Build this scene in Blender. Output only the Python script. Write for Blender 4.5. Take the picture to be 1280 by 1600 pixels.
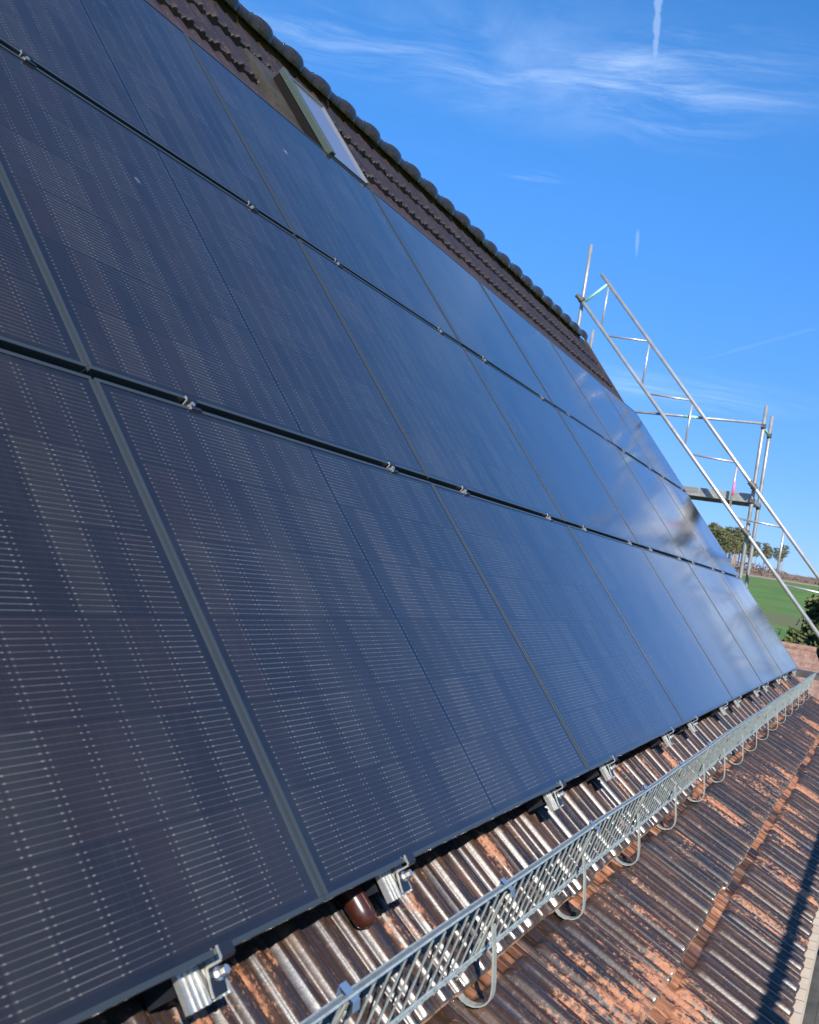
import bpy, bmesh, math, random
import numpy as np
from mathutils import Vector, Matrix
random.seed(7); RNG = np.random.default_rng(7)
R = math.radians
for o in list(bpy.data.objects): bpy.data.objects.remove(o)
SC = bpy.context.scene
COL = SC.collection

# ------------------------------------------------------------------ camera
# world: x = along the eave, y = into the roof, z = up; origin on the lower edge of the panel field
CB = [[0.41863653, 0.89352239, 0.16236132], [0.09820322, 0.13319347, -0.98621277], [0.90282865, -0.4288091, 0.03198712]]
cam_d = bpy.data.cameras.new('camera'); cam = bpy.data.objects.new('camera', cam_d); COL.objects.link(cam)
ax = [Vector((r[0], -r[1], r[2])) for r in CB]
m = Matrix((ax[0], -ax[1], -ax[2])).transposed().to_4x4()
m.translation = Vector((-1.6378264, -0.81171878, 0.63610479))
cam.matrix_world = m
cam_d.sensor_fit = 'HORIZONTAL'; cam_d.sensor_width = 36.0; cam_d.lens = 36.0 * 1609.24 / 1280.0
cam_d.clip_start = 0.02; cam_d.clip_end = 6000
SC.camera = cam
cam_d.dof.use_dof = True; cam_d.dof.focus_distance = 4.8; cam_d.dof.aperture_fstop = 11.0
SC.view_settings.view_transform = 'Standard'; SC.view_settings.look = 'None'
SC.view_settings.gamma = 1; SC.view_settings.exposure = 0.6

# ------------------------------------------------------------------ node helpers
class NT:
    def __init__(s, tree): s.t = tree; s.t.nodes.clear()
    def n(s, kind, **kw):
        x = s.t.nodes.new(kind)
        for k, v in kw.items():
            if k.startswith('_'): setattr(x, k[1:], v)
            else: s.put(x.inputs[k.replace('__', ' ')], v)
        return x
    def put(s, inp, v):
        if hasattr(v, 'links') or isinstance(v, bpy.types.NodeSocket): s.t.links.new(v, inp)
        else: inp.default_value = v
    def m(s, op, a, b=0.0, c=0.0, clamp=False):
        x = s.t.nodes.new('ShaderNodeMath'); x.operation = op; x.use_clamp = clamp
        s.put(x.inputs[0], a); s.put(x.inputs[1], b); s.put(x.inputs[2], c)
        return x.outputs[0]
    def mix(s, f, a, b, mode='MIX'):
        x = s.t.nodes.new('ShaderNodeMix'); x.data_type = 'RGBA'; x.blend_type = mode
        s.put(x.inputs[0], f)
        for i, v in ((6, a), (7, b)):
            if isinstance(v, (tuple, list)): v = tuple(v) + ((1,) if len(v) == 3 else ())
            s.put(x.inputs[i], v)
        return x.outputs[2]
    def xyz(s, v):
        x = s.t.nodes.new('ShaderNodeSeparateXYZ'); s.put(x.inputs[0], v); return x.outputs
    def comb(s, x_, y_, z_=0.0):
        x = s.t.nodes.new('ShaderNodeCombineXYZ')
        for i, v in enumerate((x_, y_, z_)): s.put(x.inputs[i], v)
        return x.outputs[0]
    def noise(s, vec, scale, detail=4, rough=.5, dist=0.0, out=0):
        x = s.n('ShaderNodeTexNoise', Vector=vec, Scale=scale, Detail=detail, Roughness=rough, Distortion=dist)
        return x.outputs[out]
    def ramp(s, f, a, b):                       # smoothstep a..b
        x = s.t.nodes.new('ShaderNodeMapRange'); x.interpolation_type = 'SMOOTHSTEP'
        s.put(x.inputs[0], f); s.put(x.inputs[1], a); s.put(x.inputs[2], b)
        x.inputs[3].default_value = 0; x.inputs[4].default_value = 1
        return x.outputs[0]
    def vmath(s, op, a, b=(0, 0, 0), out=0):
        x = s.t.nodes.new('ShaderNodeVectorMath'); x.operation = op; s.put(x.inputs[0], a); s.put(x.inputs[1], b)
        return x.outputs[out]

# ------------------------------------------------------------------ sky and sun
AZ, EL = 57.0, 33.0                             # sun: AZ measured from "straight out of the roof" back towards the camera
sdir = Vector((-math.sin(R(AZ)) * math.cos(R(EL)), -math.cos(R(AZ)) * math.cos(R(EL)), math.sin(R(EL))))
sun_d = bpy.data.lights.new('sun', 'SUN'); sun_d.energy = 4.8; sun_d.angle = R(0.53); sun_d.color = (1, .95, .87)
sun = bpy.data.objects.new('sun', sun_d); COL.objects.link(sun)
sun.rotation_euler = sdir.to_track_quat('Z', 'Y').to_euler()
W = bpy.data.worlds.new('World'); SC.world = W; W.use_nodes = True
N = NT(W.node_tree)
sky = N.n('ShaderNodeTexSky', _sky_type='NISHITA', _sun_disc=False, _sun_elevation=R(EL),
          _sun_rotation=math.atan2(sdir.x, sdir.y), _altitude=500, _air_density=1.0, _dust_density=0.25, _ozone_density=3.5)
vec = N.n('ShaderNodeTexCoord').outputs['Generated']
X, Y, Z_ = N.xyz(vec)
zc = N.m('MAXIMUM', Z_, 0.02)
px = N.m('DIVIDE', X, zc); py = N.m('DIVIDE', Y, zc)        # where the view ray meets a flat cloud layer
P = N.comb(px, py, 0)
def blob(cx, cy, rx, ry, rot=0.0, lo=1.0, hi=0.0):
    c, s_ = math.cos(R(rot)), math.sin(R(rot))
    dx = N.m('SUBTRACT', px, cx); dy = N.m('SUBTRACT', py, cy)
    a = N.m('ADD', N.m('MULTIPLY', dx, c / rx), N.m('MULTIPLY', dy, s_ / rx))
    b = N.m('ADD', N.m('MULTIPLY', dx, -s_ / ry), N.m('MULTIPLY', dy, c / ry))
    d = N.m('SQRT', N.m('ADD', N.m('MULTIPLY', a, a), N.m('MULTIPLY', b, b)))
    return N.ramp(d, lo, hi)
warp = N.vmath('ADD', P, N.vmath('SCALE', N.noise(P, 1.3, 2, out=1), (0, 0, 0)))
wn = N.n('ShaderNodeTexNoise', Vector=P, Scale=1.6, Detail=2)
wv = N.vmath('SUBTRACT', wn.outputs['Color'], (.5, .5, .5))
wv.node.outputs[0]
sc = N.n('ShaderNodeVectorMath', _operation='SCALE'); N.put(sc.inputs[0], wv); sc.inputs['Scale'].default_value = .45
Pw = N.vmath('ADD', P, sc.outputs[0])
def along(ang, ka, kb, off=0.0):
    x_, y_, _ = N.xyz(Pw); c, s_ = math.cos(R(ang)), math.sin(R(ang))
    a_ = N.m('ADD', N.m('MULTIPLY', x_, c * ka), N.m('MULTIPLY', y_, s_ * ka)); b_ = N.m('ADD', N.m('MULTIPLY', x_, -s_ * kb), N.m('MULTIPLY', y_, c * kb))
    return N.comb(N.m('ADD', a_, off), b_, off)
wisp = N.noise(along(-58, 1.5, 6.0), 1.0, 10, .70)
wisp2 = N.noise(along(-66, 2.2, 7.0, 4.0), 1.0, 9, .68)
big = N.noise(P, 1.1, 2)
w1 = N.m('MULTIPLY', N.ramp(wisp, .40, .86), blob(1.86, .98, .95, .30, -58))
w2 = N.m('MULTIPLY', N.ramp(wisp2, .38, .88), blob(1.98, .62, .56, .42, -66))
w3 = N.m('MULTIPLY', N.ramp(wisp2, .40, .72), blob(2.47, .96, .15, .05, -72))
w4 = N.m('MULTIPLY', N.ramp(wisp, .30, .75), blob(5.2, 1.30, 1.3, .7, -70))
w5 = N.m('MULTIPLY', N.ramp(wisp2, .45, .85), blob(4.2, .6, .6, 1.2, 0))
# two long bright bands further right, beyond the frame: the glass mirrors them
# contrail: a narrow straight band
def trail(ax_, ay, bx, by, w0):                # old contrails drifting apart, the two widest ones right of the frame show only in the glass
    L = math.hypot(bx - ax_, by - ay); ux, uy = (bx - ax_) / L, (by - ay) / L
    dx = N.m('SUBTRACT', px, ax_); dy = N.m('SUBTRACT', py, ay)
    t = N.m('ADD', N.m('MULTIPLY', dx, ux), N.m('MULTIPLY', dy, uy))
    d = N.m('ABSOLUTE', N.m('ADD', N.m('MULTIPLY', dx, -uy), N.m('MULTIPLY', dy, ux)))
    d = N.m('ADD', d, N.m('MULTIPLY', N.m('SUBTRACT', N.noise(P, 22, 4), .5), w0 * 1.6))
    body = N.ramp(d, w0, w0 * .25)
    return N.m('MULTIPLY', body, N.m('MULTIPLY', N.ramp(t, -.02, .05), N.ramp(t, L, L * .55)))
w6 = trail(4.35, .146, 13.0, -1.39, .13)
w7 = trail(7.6, -.09, 19.0, -1.45, .20)
t1 = trail(1.60, .473, 2.09, .588, .0085)
t2 = trail(2.86, .788, 3.14, .857, .007)
t3 = trail(3.85, .36, 4.6, .95, .02)
cl = N.m('MAXIMUM', N.m('MULTIPLY', w1, .34), N.m('MULTIPLY', N.m('MULTIPLY', N.ramp(N.noise(Pw, 3.2, 6, .6), .35, .75), blob(1.93, .78, .85, .42, -60)), .16))
for w, k in ((w2, .50), (w3, .35), (w4, .17), (w5, .0), (t1, .20), (t2, .13), (t3, .03), (w6, .85), (w7, .95)):
    cl = N.m('MAXIMUM', cl, N.m('MULTIPLY', w, k))
cl = N.m('ADD', cl, N.m('MULTIPLY', N.ramp(wisp, .5, .9), N.m('MULTIPLY', N.ramp(big, .4, .7), .05)), clamp=True)
tint = N.mix(1.0, sky.outputs[0], N.mix(N.ramp(Z_, .50, .0), (.34, .80, 1.15), (.30, .42, .77)), 'MULTIPLY')
colr = N.mix(cl, tint, (6.2, 7.2, 8.4))
bg = N.n('ShaderNodeBackground', Color=colr, Strength=0.125)
N.t.links.new(bg.outputs[0], N.n('ShaderNodeOutputWorld').inputs[0])

# ------------------------------------------------------------------ materials
def mat(name, col=(.5, .5, .5), rough=.5, metal=0.0, build=None, **kw):
    mt = bpy.data.materials.new(name); mt.use_nodes = True
    n = NT(mt.node_tree)
    b = n.n('ShaderNodeBsdfPrincipled'); b.inputs['Base Color'].default_value = tuple(col) + (1,)
    b.inputs['Roughness'].default_value = rough; b.inputs['Metallic'].default_value = metal
    for k, v in kw.items(): b.inputs[k.replace('__', ' ')].default_value = v
    n.t.links.new(b.outputs[0], n.n('ShaderNodeOutputMaterial').inputs[0])
    n.b = b
    if build: build(n, b)
    return mt
def mottled(c1, c2, scale=8, r1=.4, r2=.7, bump=0.0, detail=5):
    def f(n, b):
        v = n.n('ShaderNodeTexCoord').outputs['Object']
        k = n.ramp(n.noise(v, scale, detail, .6), .3, .7)
        n.put(b.inputs['Base Color'], n.mix(k, c1, c2))
        n.put(b.inputs['Roughness'], n.m('ADD', r1, n.m('MULTIPLY', n.noise(v, scale * 2.3, 4), r2 - r1)))
        if bump:
            bp = n.n('ShaderNodeBump', Strength=bump, Distance=.004, Height=n.noise(v, scale * 6, 5)); n.put(b.inputs['Normal'], bp.outputs[0])
    return f

def cell_build(n, b):
    uv = n.n('ShaderNodeUVMap').outputs[0]
    u, v, _ = n.xyz(uv)
    rnd = n.n('ShaderNodeObjectInfo').outputs['Random']
    HW, CW, CH = 1.758, .0935, .1835
    uc = n.m('SUBTRACT', u, HW / 2)                                   # from the middle seam
    ua = n.m('SUBTRACT', n.m('ABSOLUTE', uc), .005)
    sgn = n.m('SIGN', uc)
    cu = n.m('DIVIDE', ua, CW); cv = n.m('DIVIDE', n.m('SUBTRACT', v, .021), CH)
    fu = n.m('FRACT', cu); fv = n.m('FRACT', cv); iu = n.m('FLOOR', cu); iv = n.m('FLOOR', cv)
    du = n.m('MULTIPLY', n.m('MINIMUM', fu, n.m('SUBTRACT', 1.0, fu)), CW)      # metres to the half-cell edge
    dv = n.m('MULTIPLY', n.m('MINIMUM', fv, n.m('SUBTRACT', 1.0, fv)), CH)
    incell = n.m('MULTIPLY', n.m('GREATER_THAN', du, .0007), n.m('GREATER_THAN', dv, .0016))
    inner = n.m('MULTIPLY', n.m('LESS_THAN', cu, 9.0), n.m('MULTIPLY', n.m('GREATER_THAN', cu, 0.0), n.m('MULTIPLY', n.m('GREATER_THAN', cv, 0.0), n.m('LESS_THAN', cv, 6.0))))
    incell = n.m('MULTIPLY', incell, inner)
    # 16 round wires per cell
    yl = n.m('MULTIPLY', n.m('SUBTRACT', n.m('MULTIPLY', fv, CH), .0022), 16 / (CH - .0044))
    dl = n.m('MULTIPLY', n.m('ABSOLUTE', n.m('SUBTRACT', n.m('FRACT', yl), .5)), (CH - .0044) / 16)
    wire = n.m('MULTIPLY', n.ramp(dl, .00075, .00015), n.m('GREATER_THAN', dv, .0040))
    wire = n.m('MULTIPLY', wire, n.m('GREATER_THAN', du, .0012))
    pad = n.m('SQRT', n.m('ADD', n.m('POWER', n.m('DIVIDE', dl, .00105), 2.0), n.m('POWER', n.m('DIVIDE', n.m('SUBTRACT', du, .0075), .0030), 2.0)))
    pad = n.m('MULTIPLY', n.ramp(pad, 1.3, .6), n.m('GREATER_THAN', dv, .0040))
    seed = n.m('MULTIPLY', rnd, 97.0)
    cellv = n.comb(n.m('MULTIPLY', iu, sgn), iv, seed)
    wh = n.n('ShaderNodeTexWhiteNoise', _noise_dimensions='3D', Vector=cellv)
    wh2 = n.n('ShaderNodeTexWhiteNoise', _noise_dimensions='3D', Vector=n.comb(n.m('FLOOR', n.m('ADD', n.m('MULTIPLY', fv, 16.0), n.m('MULTIPLY', iv, 16.0))), n.m('MULTIPLY', iu, sgn), seed))
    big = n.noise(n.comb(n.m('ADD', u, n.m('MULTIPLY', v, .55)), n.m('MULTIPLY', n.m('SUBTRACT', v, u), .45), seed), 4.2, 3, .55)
    glow = n.m('MULTIPLY', n.ramp(n.m('ADD', n.m('MULTIPLY', wh.outputs[0], .30), n.m('MULTIPLY', big, 1.1)), .50, .98), n.m('ADD', .55, n.m('MULTIPLY', wh2.outputs[0], .6)))  # wire glint in random cell groups, painted into the wire colour
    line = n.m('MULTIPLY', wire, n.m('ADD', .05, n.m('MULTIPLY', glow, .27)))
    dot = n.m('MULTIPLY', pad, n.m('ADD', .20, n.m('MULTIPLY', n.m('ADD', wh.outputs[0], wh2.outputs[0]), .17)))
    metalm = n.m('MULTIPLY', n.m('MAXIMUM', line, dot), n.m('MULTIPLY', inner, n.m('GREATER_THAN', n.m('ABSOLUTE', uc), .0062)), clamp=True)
    # cell silicon: dark, each half cell a touch different in tone
    hue = n.ramp(n.noise(n.comb(n.m('ADD', iu, n.m('MULTIPLY', sgn, 3.3)), iv, seed), .8, 2), .35, .65)
    c = n.mix(hue, (.0145, .0135, .0165), (.0205, .0165, .0180))
    c = n.mix(n.m('MULTIPLY', wh.outputs[0], .3), c, (.011, .014, .022))
    whc = n.n('ShaderNodeTexWhiteNoise', _noise_dimensions='2D', Vector=n.comb(n.m('MULTIPLY', n.m('ADD', iu, .5), sgn), seed)).outputs[0]
    tone = n.ramp(n.m('ADD', n.m('MULTIPLY', whc, .55), n.m('MULTIPLY', wh.outputs[0], .45)), .40, .85)
    c = n.mix(n.m('MULTIPLY', tone, .50), c, (.030, .027, .024))
    streak = n.noise(n.comb(n.m('MULTIPLY', u, 160.0), n.m('MULTIPLY', v, 3.0), seed), 1.0, 3, .6)
    c = n.mix(n.m('MULTIPLY', n.ramp(streak, .45, .75), .3), c, (.030, .027, .034))
    c = n.mix(n.m('ADD', .45, n.m('MULTIPLY', incell, .55)), (.009, .011, .017), c)
    c = n.mix(n.m('LESS_THAN', n.m('ABSOLUTE', uc), .0058), c, (.002, .003, .006))
    dust = n.m('MULTIPLY', n.ramp(n.noise(n.comb(u, v, seed), 1.7, 6, .65), .45, .85), .05)
    c = n.mix(dust, c, (.30, .28, .26))
    # a few dried splashes
    sp = n.n('ShaderNodeTexVoronoi', Vector=n.comb(u, v, seed), Scale=2.2)
    bl = n.m('MULTIPLY', n.ramp(n.m('ADD', sp.outputs['Distance'], n.m('MULTIPLY', n.m('SUBTRACT', n.noise(uv, 60, 4, .7), .5), .12)), .045, .0), .5)
    wv_ = n.n('ShaderNodeTexWhiteNoise', _noise_dimensions='3D', Vector=sp.outputs['Position'])
    bl = n.m('MULTIPLY', bl, n.m('GREATER_THAN', wv_.outputs[0], .55))
    c = n.mix(bl, c, (.45, .45, .45))
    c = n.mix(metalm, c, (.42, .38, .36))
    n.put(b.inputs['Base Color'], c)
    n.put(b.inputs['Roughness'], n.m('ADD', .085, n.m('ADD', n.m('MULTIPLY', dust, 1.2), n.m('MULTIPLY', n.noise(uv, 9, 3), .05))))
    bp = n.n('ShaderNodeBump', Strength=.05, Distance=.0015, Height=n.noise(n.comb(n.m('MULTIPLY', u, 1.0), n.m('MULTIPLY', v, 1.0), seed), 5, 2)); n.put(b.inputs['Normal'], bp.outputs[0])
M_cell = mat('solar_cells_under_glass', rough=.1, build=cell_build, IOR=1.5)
M_frame = mat('black_anodised_aluminium', (.036, .044, .052), .30, .0)
M_frame.node_tree.nodes['Principled BSDF'].inputs['Specular IOR Level'].default_value = .32
M_black = mat('black_clamp', (.018, .02, .026), .35, .2)
M_bar = mat('galvanised_bars', build=mottled((.20, .235, .23), (.33, .36, .345), 60, .4, .6), metal=.35)
M_seal = mat('dull_joint_strip', build=mottled((.26, .24, .22), (.38, .355, .33), 14, .75, .9))
M_seal.node_tree.nodes['Principled BSDF'].inputs['Specular IOR Level'].default_value = .1
M_alu = mat('mill_finish_aluminium', (.80, .79, .74), .38, .75, build=mottled((.42, .415, .38), (.56, .55, .52), 40, .4, .55))
M_bolt = mat('stainless_steel', (.62, .62, .62), .42, .9)
M_galv = mat('galvanised_steel', build=mottled((.34, .39, .39), (.50, .55, .54), 60, .38, .6), metal=.45)
M_galvy = mat('weathered_strap', build=mottled((.30, .33, .31), (.44, .43, .37), 30, .42, .6), metal=.35)
M_tube = mat('scaffold_tube', build=mottled((.26, .27, .26), (.40, .40, .38), 9, .35, .55), metal=.45)
M_alutube = mat('aluminium_tube', build=mottled((.42, .41, .39), (.55, .54, .52), 6, .3, .48), metal=.55)
M_green = mat('green_marked_steel', build=mottled((.28, .60, .34), (.42, .66, .46), 12, .5, .6))
M_pink = mat('pink_tape', (.85, .16, .28), .5)
M_blue = mat('blue_clip', (.16, .24, .36), .5, .4)
M_coupler = mat('dark_coupler', build=mottled((.06, .055, .05), (.17, .16, .14), 60, .4, .6), metal=.5)
M_dark = mat('dark_underlay_and_recess_shade', (.012, .011, .011), .95)
M_dark.node_tree.nodes['Principled BSDF'].inputs['Specular IOR Level'].default_value = .05
M_wood = mat('scaffold_boards', build=mottled((.045, .042, .036), (.10, .09, .075), 5, .7, .9, .3))
M_lead = mat('dark_flashing', build=mottled((.035, .030, .022), (.07, .06, .045), 8, .5, .7), metal=.3)
M_skyf = mat('skylight_cladding', (.075, .10, .085), .4, .3)
M_rim = mat('skylight_edge_trim', (.30, .29, .27), .4, .5)
M_glass = mat('skylight_glass', (.15, .16, .215), .07, 0.0, IOR=1.6)
M_plaster = mat('pale_render', build=mottled((.55, .52, .45), (.66, .63, .56), 4, .8, .9, .2))
M_mahog = mat('mahogany_glaze', (.045, .011, .006), .3, Coat__Weight=.3)

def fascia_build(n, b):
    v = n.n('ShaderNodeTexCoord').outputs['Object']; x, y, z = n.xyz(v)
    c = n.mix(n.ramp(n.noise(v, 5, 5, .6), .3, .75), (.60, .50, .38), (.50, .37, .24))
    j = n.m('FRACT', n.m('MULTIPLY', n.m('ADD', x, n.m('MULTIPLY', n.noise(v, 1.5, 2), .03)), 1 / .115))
    c = n.mix(n.m('MULTIPLY', n.m('LESS_THAN', j, .06), .8), c, (.10, .08, .06))  # thin joint-like cross lines: tile-rib shadows painted into the strip colour
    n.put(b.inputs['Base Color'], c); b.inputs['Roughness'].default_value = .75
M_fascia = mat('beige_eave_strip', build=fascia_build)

def tile_build(n, b, upper=False):
    uv = n.n('ShaderNodeUVMap').outputs[0]; u, s, _ = n.xyz(uv)
    h = n.n('ShaderNodeAttribute', _attribute_name='relief').outputs['Fac']
    iu = n.m('FLOOR', n.m('DIVIDE', u, .22)); iv = n.m('FLOOR', s)
    wh = n.n('ShaderNodeTexWhiteNoise', _noise_dimensions='2D', Vector=n.comb(iu, iv))
    w = wh.outputs[0]
    wcol = n.xyz(wh.outputs[1])
    su = n.m('MULTIPLY', u, 1.0); ss = n.m('MULTIPLY', s, .34)
    fine = n.noise(n.comb(n.m('MULTIPLY', su, 150.0), n.m('MULTIPLY', ss, 70.0), w), 1.0, 6, .72)
    mid = n.noise(n.comb(n.m('MULTIPLY', su, 33.0), n.m('MULTIPLY', ss, 3.6), n.m('MULTIPLY', iv, 3.0)), 1.0, 5, .62)
    broad = n.noise(n.comb(n.m('MULTIPLY', su, 2.1), n.m('MULTIPLY', ss, 2.0), 2.0), 1.0, 2)
    glaze = n.mix(n.ramp(w, .1, .9), (.040, .022, .014), (.019, .015, .015))
    glaze = n.mix(n.ramp(mid, .46, .66), glaze, (.078, .042, .025))
    glaze = n.mix(n.m('MULTIPLY', n.ramp(mid, .46, .34), .7), glaze, (.022, .024, .036))
    glaze = n.mix(n.m('MULTIPLY', n.ramp(fine, .54, .72), .45), glaze, (.20, .145, .11))
    headz = n.m('MULTIPLY', n.m('MULTIPLY', n.ramp(n.m('FRACT', s), .882, .895), n.m('GREATER_THAN', n.m('FRACT', n.m('DIVIDE', n.m('ADD', u, .012), .05)), .22)), n.ramp(n.m('ADD', wcol[2], n.m('MULTIPLY', broad, .6)), .50, .95))
    if upper:
        wear = n.m('MULTIPLY', n.ramp(n.m('ADD', fine, n.m('MULTIPLY', mid, .5)), .88, .98), .25)
        glaze = n.mix(.65, glaze, (.018, .015, .016))
        glaze = n.mix(n.m('MULTIPLY', n.ramp(s, 2.2, 0.8), .4), glaze, (.10, .052, .034))
        n.put(b.inputs['Roughness'], n.m('ADD', .24, n.m('MULTIPLY', fine, .16)))
    else:
        # glaze flaked off down to the orange clay, in streaks that follow the fall of the roof
        near = n.ramp(u, 4.5, .5)
        k = n.m('ADD', n.m('MULTIPLY', mid, .72), n.m('MULTIPLY', fine, .36))
        k = n.m('ADD', k, n.m('MULTIPLY', broad, .85)); k = n.m('ADD', k, n.m('MULTIPLY', wcol[1], .17))
        k = n.m('ADD', k, n.m('MULTIPLY', near, .085))
        for cu_, cs_, ru_, rs_, am_ in ((5.35, 3.86, 1.0, .26, .105), (4.80, 4.26, .13, .12, .22), (5.42, 4.27, .09, .12, .26), (6.6, 3.95, .5, .2, .06)):
            dd = n.m('SQRT', n.m('ADD', n.m('POWER', n.m('DIVIDE', n.m('SUBTRACT', u, cu_), ru_), 2.0), n.m('POWER', n.m('DIVIDE', n.m('SUBTRACT', ss, cs_), rs_), 2.0)))
            k = n.m('ADD', k, n.m('MULTIPLY', n.ramp(dd, 1.25, .3), am_))
        wear = n.m('MAXIMUM', n.m('MULTIPLY', n.ramp(n.m('ADD', k, n.m('MULTIPLY', n.m('SUBTRACT', fine, .5), .25)), 1.165, 1.275), .95), n.m('MULTIPLY', headz, .9))
        n.put(b.inputs['Roughness'], n.m('ADD', n.m('ADD', .15, n.m('MULTIPLY', fine, .26)), n.m('MULTIPLY', wear, .38)))
    clay = n.mix(n.ramp(fine, .35, .65), (.27, .105, .050), (.41, .185, .095))
    c = n.mix(wear, glaze, clay)
    # moss and dirt on the tail edges
    tail = n.m('MULTIPLY', n.ramp(n.m('FRACT', s), .10, .0), n.ramp(fine, .3, .6))
    c = n.mix(n.m('MULTIPLY', tail, .35), c, (.09, .075, .05))
    c = n.mix(n.m('MULTIPLY', n.ramp(n.m('FRACT', s), .009, .003), n.m('MULTIPLY', n.ramp(n.m('ADD', mid, n.m('MULTIPLY', w, .4)), .45, .85), .85 if not upper else .2)), c, (.27, .15, .095))
    n.put(b.inputs['Base Color'], c)
    bp = n.n('ShaderNodeBump', Strength=.38, Distance=.0009, Height=n.m('SUBTRACT', fine, n.m('MULTIPLY', wear, .35))); n.put(b.inputs['Normal'], bp.outputs[0])
M_tile = mat('worn_brown_glazed_tile', build=lambda n, b: tile_build(n, b, False), Specular_IOR_Level=.6) if False else mat('worn_brown_glazed_tile', build=lambda n, b: tile_build(n, b, False))
M_tileu = mat('dark_glazed_tile', build=lambda n, b: tile_build(n, b, True))
for q_ in (M_tile, M_tileu): q_.node_tree.nodes['Principled BSDF'].inputs['IOR'].default_value = 1.5; q_.node_tree.nodes['Principled BSDF'].inputs['Coat Weight'].default_value = .42; q_.node_tree.nodes['Principled BSDF'].inputs['Specular IOR Level'].default_value = .28; q_.node_tree.nodes['Principled BSDF'].inputs['Coat Roughness'].default_value = .10
M_tileu.node_tree.nodes['Principled BSDF'].inputs['Coat Weight'].default_value = .5
M_ridge = mat('ridge_glaze', build=mottled((.014, .012, .011), (.034, .028, .024), 25, .12, .26, .2))

# ------------------------------------------------------------------ object helpers
TH = R(50); CT, ST = math.cos(TH), math.sin(TH)
def PW(u, v, n): return (u, v * CT - n * ST, v * ST + n * CT)          # roof plane -> world
def OW(u, o, z): return (u, -o, z)                                      # along, outward, up -> world
class MB:
    def __init__(s): s.v = []; s.f = []
    def box(s, pts):                        # 8 points: bottom 4, top 4
        k = len(s.v); s.v += [tuple(p) for p in pts]
        s.f += [(k, k + 3, k + 2, k + 1), (k + 4, k + 5, k + 6, k + 7)] + [(k + i, k + (i + 1) % 4, k + 4 + (i + 1) % 4, k + 4 + i) for i in range(4)]
        return s
    def bx(s, T, a, b):                     # box in a mapped frame, a/b opposite corners
        return s.box([T(a[0], a[1], a[2]), T(b[0], a[1], a[2]), T(b[0], b[1], a[2]), T(a[0], b[1], a[2]),
                      T(a[0], a[1], b[2]), T(b[0], a[1], b[2]), T(b[0], b[1], b[2]), T(a[0], b[1], b[2])])
    def tube(s, path, r, n=12, cap=True):
        path = [Vector(p) for p in path]; k0 = len(s.v); rs = r if hasattr(r, '__len__') else [r] * len(path)
        up = Vector((0, 0, 1)); 
        for i, p in enumerate(path):
            d = (path[min(i + 1, len(path) - 1)] - path[max(i - 1, 0)]).normalized()
            a = d.cross(up)
            if a.length < .05: a = d.cross(Vector((1, 0, 0)))
            a.normalize(); b = d.cross(a)
            for j in range(n):
                t = 2 * math.pi * j / n; s.v.append(tuple(p + (a * math.cos(t) + b * math.sin(t)) * rs[i]))
        for i in range(len(path) - 1):
            for j in range(n):
                s.f.append((k0 + i * n + j, k0 + i * n + (j + 1) % n, k0 + (i + 1) * n + (j + 1) % n, k0 + (i + 1) * n + j))
        if cap:
            s.f.append(tuple(k0 + j for j in range(n))[::-1]); s.f.append(tuple(k0 + (len(path) - 1) * n + j for j in range(n)))
        return s
    def strap(s, path, wdir, w, t):         # flat band along a path; wdir = width direction
        path = [Vector(p) for p in path]; wd = Vector(wdir).normalized(); k0 = len(s.v)
        for i, p in enumerate(path):
            d = (path[min(i + 1, len(path) - 1)] - path[max(i - 1, 0)]).normalized(); nn = d.cross(wd).normalized()
            for a, b in ((-1, -1), (1, -1), (1, 1), (-1, 1)): s.v.append(tuple(p + wd * a * w / 2 + nn * b * t / 2))
        for i in range(len(path) - 1):
            for j in range(4): s.f.append((k0 + i * 4 + j, k0 + i * 4 + (j + 1) % 4, k0 + (i + 1) * 4 + (j + 1) % 4, k0 + (i + 1) * 4 + j))
        e = k0 + (len(path) - 1) * 4
        s.f += [(k0 + 3, k0 + 2, k0 + 1, k0), (e, e + 1, e + 2, e + 3)]
        return s
    def build(s, name, material, parent=None, smooth=False, bevel=0.0, origin=None):
        me = bpy.data.meshes.new(name)
        vs = s.v
        if origin is not None: vs = [(a - origin[0], b - origin[1], c - origin[2]) for a, b, c in vs]
        me.from_pydata(vs, [], s.f); me.update()
        bm = bmesh.new(); bm.from_mesh(me); bmesh.ops.recalc_face_normals(bm, faces=bm.faces)
        if bevel: bmesh.ops.bevel(bm, geom=list(bm.edges), offset=bevel, segments=2, affect='EDGES', profile=.5)
        bm.to_mesh(me); bm.free()
        if smooth:
            me.polygons.foreach_set('use_smooth', [len(p.vertices) == 4 for p in me.polygons])
        me.materials.append(material)
        o = bpy.data.objects.new(name, me); COL.objects.link(o)
        if origin is not None: o.location = origin
        if parent: o.parent = parent
        return o
def empty(name, loc=(0, 0, 0)):
    o = bpy.data.objects.new(name, None); COL.objects.link(o); o.location = loc; o.empty_display_size = .1; return o
def tag(o, label=None, cat=None, group=None, kind=None):
    if label: o['label'] = label
    if cat: o['category'] = cat
    if group: o['group'] = group
    if kind: o['kind'] = kind
    return o
def copy_tree(o, parent=None):
    c = o.copy(); COL.objects.link(c); c.parent = parent
    for ch in o.children: copy_tree(ch, c)
    return c
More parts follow.
